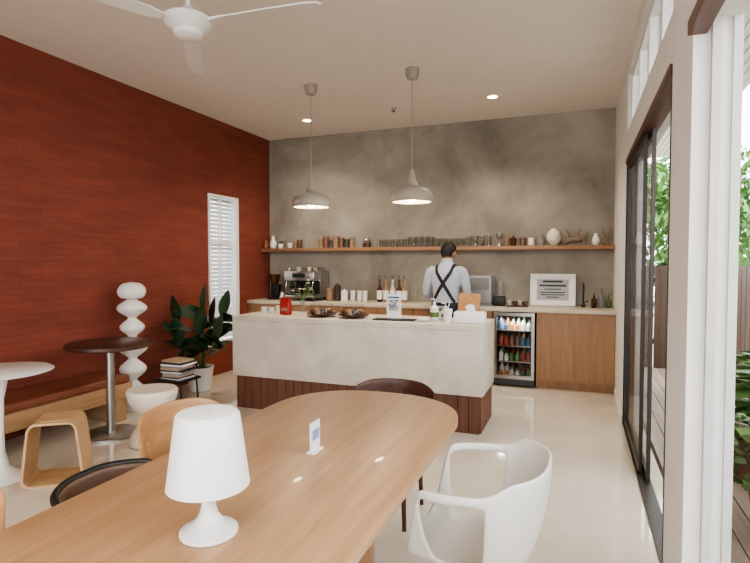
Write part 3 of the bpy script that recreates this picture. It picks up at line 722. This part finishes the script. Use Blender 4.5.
# bent ply stool : open loop of bent plywood, splayed sides
r = E('bent_plywood_stool', (-3.35, 2.60, 0), math.radians(38))
o_ = rrect(-.17, .17, .0, .43, .06, 8); i_ = rrect(-.154, .154, .016, .414, .045, 8); n = len(o_)
sp = lambda x, z: x*(1.15-.3*z/.43)
v = [(sp(x, z), -.15, z) for x, z in o_]+[(sp(x, z), -.15, z) for x, z in i_]+[(sp(x, z), .15, z) for x, z in o_]+[(sp(x, z), .15, z) for x, z in i_]
q = []
for k in range(n):
    l = (k+1) % n; q += [(k, l, n+l, n+k), (2*n+k, 3*n+k, 3*n+l, 2*n+l), (k, 2*n+k, 2*n+l, l), (n+k, n+l, 3*n+l, 3*n+k)]
MB().add(v, q).build('bent_loop', PLY, parent=r)
MB().prism(rrect(-.10, .10, -.11, .11, .04), .4305, .436).build('seat_pad', PLY, parent=r)
r = E('hourglass_stool', (-3.28, 3.40, 0))
MB().lathe([(.17, 0), (.185, .01), (.18, .05), (.15, .11), (.10, .17), (.085, .20), (.085, .235), (.10, .26), (.15, .31), (.185, .36), (.20, .41), (.20, .44), (.19, .455), (.01, .457)], seg=56).build('body', CERAM, parent=r)
# totem lamp
r = E('totem_floor_lamp', (-4.22, 4.12, 0)); prof = [(.11, 0), (.12, .02)]
def bul(z0, z1, R, rn=.04, n=10, pw=1.3):
    return [(rn+(R-rn)*math.sin(math.pi*i/n)**pw, z0+(z1-z0)*i/n) for i in range(n+1)]
prof += bul(.03, .30, .14)[3:]+bul(.31, .52, .13)+bul(.53, .74, .145)+bul(.75, .93, .12)+bul(.94, 1.13, .145)
prof += [(.04+.095*math.sin(math.pi*(.15+.85*i/12))**.6 if i < 12 else .002, 1.135+.165*i/12) for i in range(13)]
MB().lathe(prof, seg=48).build('stacked_body', M('totem_white', (228, 226, 222), .5, var=.01), parent=r, sharp=60)
# book stand + books
r = E('magazine_side_table', (-3.86, 4.36, 0))
f = MB().box(-.17, .17, -.15, .15, .285, .305)
for sx in (-.15, .15):
    for sy in (-.13, .13): f.tube([(sx, sy, 0), (sx*.9, sy*.9, .287)], .009, 8)
f.build('stand', BLACK, parent=r)
r = E('magazine_stack', (-3.86, 4.36, .306)); f = MB(); rnd = random.Random(3); z = 0
for i in range(11):
    t = rnd.uniform(.010, .022); f.cbox((rnd.uniform(-.01, .01), rnd.uniform(-.01, .01), z+t/2), (rnd.uniform(.2, .27), rnd.uniform(.2, .24), t), i % 4, Matrix.Rotation(rnd.uniform(-.12, .12), 4, 'Z')); z += t+.0005
f.build('magazines', [PAPER, M('cover_dark', (60, 56, 54), .5), M('cover_tan', (180, 160, 134), .5), M('cover_grey', (150, 152, 156), .5)], parent=r)
# plant
r = E('potted_rubber_plant', (-4.12, 5.02, 0))
MB().lathe([(.10, 0), (.12, .01), (.15, .25), (.155, .28), (.14, .28), (.135, .25)]).build('pot', WCER, parent=r)
MB().lathe([(.13, .235), (.13, .25), (.01, .255)]).build('soil', SOIL, parent=r)
f = MB(); rnd = random.Random(21)
stems = [((.0, .0), (.10, -.05, .92)), ((.03, .02), (.25, .1, .85)), ((-.03, 0), (-.12, -.25, .8)), ((.02, -.03), (.22, -.25, .7)), ((0, .03), (0, .22, .75)), ((.0, -.02), (.0, -.35, .58)), ((.03, 0), (.32, -.1, .6))]
for (b0, e) in stems:
    p = [Vector((b0[0], b0[1], .24)), Vector((e[0]*.35, e[1]*.35, .24+(e[2]-.24)*.5)), Vector(e)]
    f.tube(p, [.011, .009, .006], 8, 1)
    for k in range(3):
        t = .5+.22*k; c = p[0].lerp(p[2], min(1, t)); a = rnd.uniform(0, 6.28)
        d = Vector((math.cos(a)+e[0]*1.5+.25, math.sin(a)+e[1]*1.5, rnd.uniform(.3, 1.0)))
        L = rnd.uniform(.30, .40)
        if c.x+d.normalized().x*L < -.28: d.x = abs(d.x)
        leafmesh(f, c, d, L, rnd.uniform(.20, .26), rnd.uniform(.2, .5), 0, 10, 4, .10, rnd.uniform(-1.1, 1.1))
    leafmesh(f, p[2], (e[0]*.6+.05, e[1]*.6, 1), .36, .2, .08, 0, 10, 4, .10, rnd.uniform(-.5, .5))
f.build('stems_and_leaves', [LEAF, LEAF2], parent=r)

# ------------------------------------------------------------------ barista
P = E('barista', (-1.46, 6.14, 0), math.radians(-6))
rem = lambda v, it=4: [('REMESH', dict(mode='VOXEL', voxel_size=v, use_smooth_shade=True)), ('SMOOTH', dict(factor=.5, iterations=it))]
f = MB()   # shirt: torso + sleeves
f.loft([(0, 0, .92, .155, .11), (0, 0, 1.0, .152, .108), (0, .005, 1.1, .15, .105), (0, .01, 1.2, .162, .11), (0, .015, 1.3, .178, .115), (0, .015, 1.37, .185, .105), (0, .02, 1.42, .165, .087), (0, .03, 1.46, .115, .07), (0, .04, 1.49, .072, .065), (0, .046, 1.525, .066, .064), (0, .05, 1.545, .064, .062)], p=2.3)
for s in (-1, 1):
    f.ball((s*.175, .015, 1.395), (.062, .062, .058))
    f.tube([(s*.15, .015, 1.40), (s*.195, .015, 1.385), (s*.225, .015, 1.30), (s*.245, .02, 1.20), (s*.255, .035, 1.13), (s*.245, .09, 1.09), (s*.215, .18, 1.055), (s*.195, .255, 1.03)], [.05, .062, .058, .052, .049, .046, .042, .038], 16)
shirt = f.build('shirt', SHIRT, parent=P, mods=rem(.012, 5))
f = MB()   # trousers
f.loft([(0, 0, .80, .165, .115), (0, 0, .88, .165, .118), (0, 0, .96, .15, .106), (0, 0, .985, .147, .103)], p=2.3)
for s in (-1, 1): f.tube([(s*.08, 0, .86), (s*.09, 0, .75), (s*.1, .01, .5), (s*.1, 0, .3), (s*.1, -.01, .07)], [.095, .092, .07, .06, .055], 20)
f.build('trousers', PANTS, parent=P, mods=rem(.014, 5))
f = MB()
for s in (-1, 1): f.loft([(s*.1, .05, 0, .048, .135), (s*.1, .05, .025, .05, .137), (s*.1, .045, .05, .045, .12), (s*.1, .0, .085, .042, .06), (s*.1, -.01, .11, .04, .05)], p=2.6)
f.build('shoes', BLACK, parent=P)
# head
tilt = Matrix.Translation((0, .05, 1.505)) @ Matrix.Rotation(math.radians(-16), 4, 'X') @ Matrix.Rotation(math.radians(-12), 4, 'Z') @ Matrix.Scale(1.05, 4)
f = MB()
f.tube([(0, -.005, -.06), (0, .005, .03), (0, .01, .07)], [.055, .05, .052], 20, mat=tilt)
f.ball((0, .015, .125), (.073, .09, .095), mat=tilt, seg=28, rings=20)
f.ball((0, .045, .065), (.052, .055, .055), mat=tilt)         # jaw
f.ball((0, .085, .025), (.02, .018, .016), mat=tilt)          # chin
f.tube([(0, .098, .12), (0, .116, .09), (0, .112, .078)], [.008, .012, .014], 10, mat=tilt)  # nose
f.tube([(-.022, .093, .054), (0, .102, .056), (.022, .093, .054)], [.005, .008, .005], 8, mat=tilt)  # lips
for s in (-1, 1):
    f.ball((s*.076, .01, .10), (.011, .02, .031), mat=tilt); f.ball((s*.03, .09, .128), (.018, .012, .006), mat=tilt)
f.build('head', SKIN, parent=P, mods=rem(.005, 4))
f = MB()
for s in (-1, 1): f.ball((s*.03, .092, .112), (.012, .01, .009), mat=tilt, mi=0)
f.build('eyes', BLACK, parent=P)
# hair: cap
f = MB(); rings, seg = 22, 36; v = []; q = []
for j in range(rings+1):
    ph = math.pi*.86*j/rings
    for i in range(seg):
        th = 2*math.pi*i/seg; nz = 1+.03*math.sin(ph)*math.sin(7*th+3*ph)+.03*math.sin(ph)*math.sin(11*th-5*ph)
        v.append((.079*nz*math.sin(ph)*math.cos(th), .008+.097*nz*math.sin(ph)*math.sin(th), .125+.100*nz*math.cos(ph)))
for j in range(rings):
    for i in range(seg):
        th = 2*math.pi*(i+.5)/seg; ph = math.pi*.86*(j+.5)/rings; y = math.sin(ph)*math.sin(th); z = math.cos(ph)
        if (y > .25 and z < .45) or (y > -.25 and z < -.05) or z < -.78: continue
        q.append((j*seg+i, j*seg+(i+1) % seg, (j+1)*seg+(i+1) % seg, (j+1)*seg+i))
f.add(v, q, 0, tilt)
f.build('hair', HAIR, parent=P, sharp=180, mods=[('SOLIDIFY', dict(thickness=.01, offset=1)), ('SUBSURF', dict(levels=1, render_levels=1))])
# hands
for s, nm in ((-1, 'left_hand'), (1, 'right_hand')):
    f = MB(); wx, wy, wz = s*.197, .245, 1.033
    f.tube([(wx, wy, wz), (wx-s*.008, wy+.05, 1.018), (wx-s*.01, wy+.075, 1.01)], [.028, .026, .03], 14)
    f.ball((wx-s*.012, wy+.115, 1.0), (.038, .045, .016), seg=20)
    for k, (ox, L) in enumerate([(-.028, .07), (-.010, .08), (.009, .075), (.027, .06)]):
        bx = wx-s*.012+ox*(-s); by = wy+.15
        f.tube([(bx, by-.01, 1.002), (bx, by+L*.45, .999), (bx, by+L*.78, .985), (bx, by+L*.95, .969)], [.0095, .009, .008, .0065], 10)
    f.tube([(wx-s*.03, wy+.09, 1.0), (wx-s*.06, wy+.115, .995), (wx-s*.066, wy+.15, .982)], [.012, .0105, .008], 10)
    f.build(nm, SKIN, parent=P, mods=rem(.0035, 3))
# apron
def ribbon(name, pts, wd, off=.006, m=4):
    f = MB(); v = []; q = []; PP = [Vector(p) for p in pts]; dense = []
    for a, b in zip(PP, PP[1:]):
        for k in range(12): dense.append(a.lerp(b, k/12))
    dense.append(PP[-1]); n = len(dense)
    for i, p in enumerate(dense):
        t = (dense[min(i+1, n-1)]-dense[max(i-1, 0)]).normalized(); outv = Vector((p.x*.6, p.y-.01, 0)); outv = outv.normalized() if outv.length > .001 else Vector((0, -1, 0))
        if p.z > 1.44: outv = (outv+Vector((0, 0, 1.5))).normalized()
        sd = t.cross(outv).normalized()
        for j in range(m+1): v.append(tuple(p+sd*wd*(j/m-.5)))
    for i in range(n-1):
        for j in range(m): q.append((i*(m+1)+j, i*(m+1)+j+1, (i+1)*(m+1)+j+1, (i+1)*(m+1)+j))
    f.add(v, q)
    return f.build(name, NAVY, parent=P, sharp=180, mods=[('SHRINKWRAP', dict(target=shirt, wrap_method='NEAREST_SURFACEPOINT', wrap_mode='ABOVE_SURFACE', offset=off)), ('SOLIDIFY', dict(thickness=.005, offset=0))])
for s in (-1, 1):
    ribbon('apron_strap_%s' % ('a' if s < 0 else 'b'), [(s*.09, .13, 1.34), (s*.105, .06, 1.46), (s*.105, -.03, 1.46), (s*.085, -.09, 1.38), (0, -.12, 1.25), (-s*.10, -.11, 1.10), (-s*.14, -.07, 1.03)], .04)
pts = [(.162*math.cos(a), .118*math.sin(a), 1.01) for a in [math.radians(-90+360*i/24) for i in range(25)]]
ribbon('apron_waistband', pts, .035)
f = MB(); v = []; q = []
for i in range(13):
    for j in range(11): v.append(((-.12+.24*i/12)*(1-.25*j/10), .14, 1.0+.34*j/10))
for i in range(12):
    for j in range(10): q.append((i*11+j, (i+1)*11+j, (i+1)*11+j+1, i*11+j+1))
f.add(v, q); f.build('apron_bib', NAVY, parent=P, sharp=180, mods=[('SHRINKWRAP', dict(target=shirt, wrap_method='NEAREST_SURFACEPOINT', wrap_mode='ABOVE_SURFACE', offset=.006)), ('SOLIDIFY', dict(thickness=.004, offset=0))])
f = MB(); v = []; q = []
for j in range(9):
    z = 1.02-.47*j/8; k = 1+.06*j/8
    for i in range(29):
        a = math.radians(-68+316*i/28); v.append((.176*k*math.cos(a), .008+.131*k*math.sin(a)+.0, z))
for j in range(8):
    for i in range(28): q.append((j*29+i, j*29+i+1, (j+1)*29+i+1, (j+1)*29+i))
f.add(v, q); f.build('apron_skirt', NAVY, parent=P, sharp=180, mods=[('SOLIDIFY', dict(thickness=.004, offset=0))])

# ------------------------------------------------------------------ world, camera
wd = bpy.data.worlds.new('overcast_sky'); scene.world = wd; wd.use_nodes = True; nt = wd.node_tree
bg = nt.nodes['Background']; tc = nt.nodes.new('ShaderNodeTexCoord'); n = nt.nodes.new('ShaderNodeTexNoise'); n.inputs['Scale'].default_value = 2.2; n.inputs['Detail'].default_value = 6
rp = nt.nodes.new('ShaderNodeValToRGB'); rp.color_ramp.elements[0].position = .35; rp.color_ramp.elements[1].position = .65
rp.color_ramp.elements[0].color = (.86, .91, .97, 1); rp.color_ramp.elements[1].color = (1, .99, .97, 1)
nt.links.new(tc.outputs['Generated'], n.inputs['Vector']); nt.links.new(n.outputs['Fac'], rp.inputs['Fac']); nt.links.new(rp.outputs['Color'], bg.inputs['Color'])
bg.inputs['Strength'].default_value = 4.5
cam = bpy.data.cameras.new('camera'); cam.sensor_width = 36; cam.lens = 25.44; cam.clip_start = .02
co = bpy.data.objects.new('camera', cam); COL.objects.link(co); co.location = (0, 0, 1.5)
co.rotation_euler = (math.radians(90-2.1), 0, math.radians(21)); scene.camera = co
scene.view_settings.view_transform = 'AgX'
scene.view_settings.look = 'AgX - Medium High Contrast'
scene.view_settings.exposure = 0.75
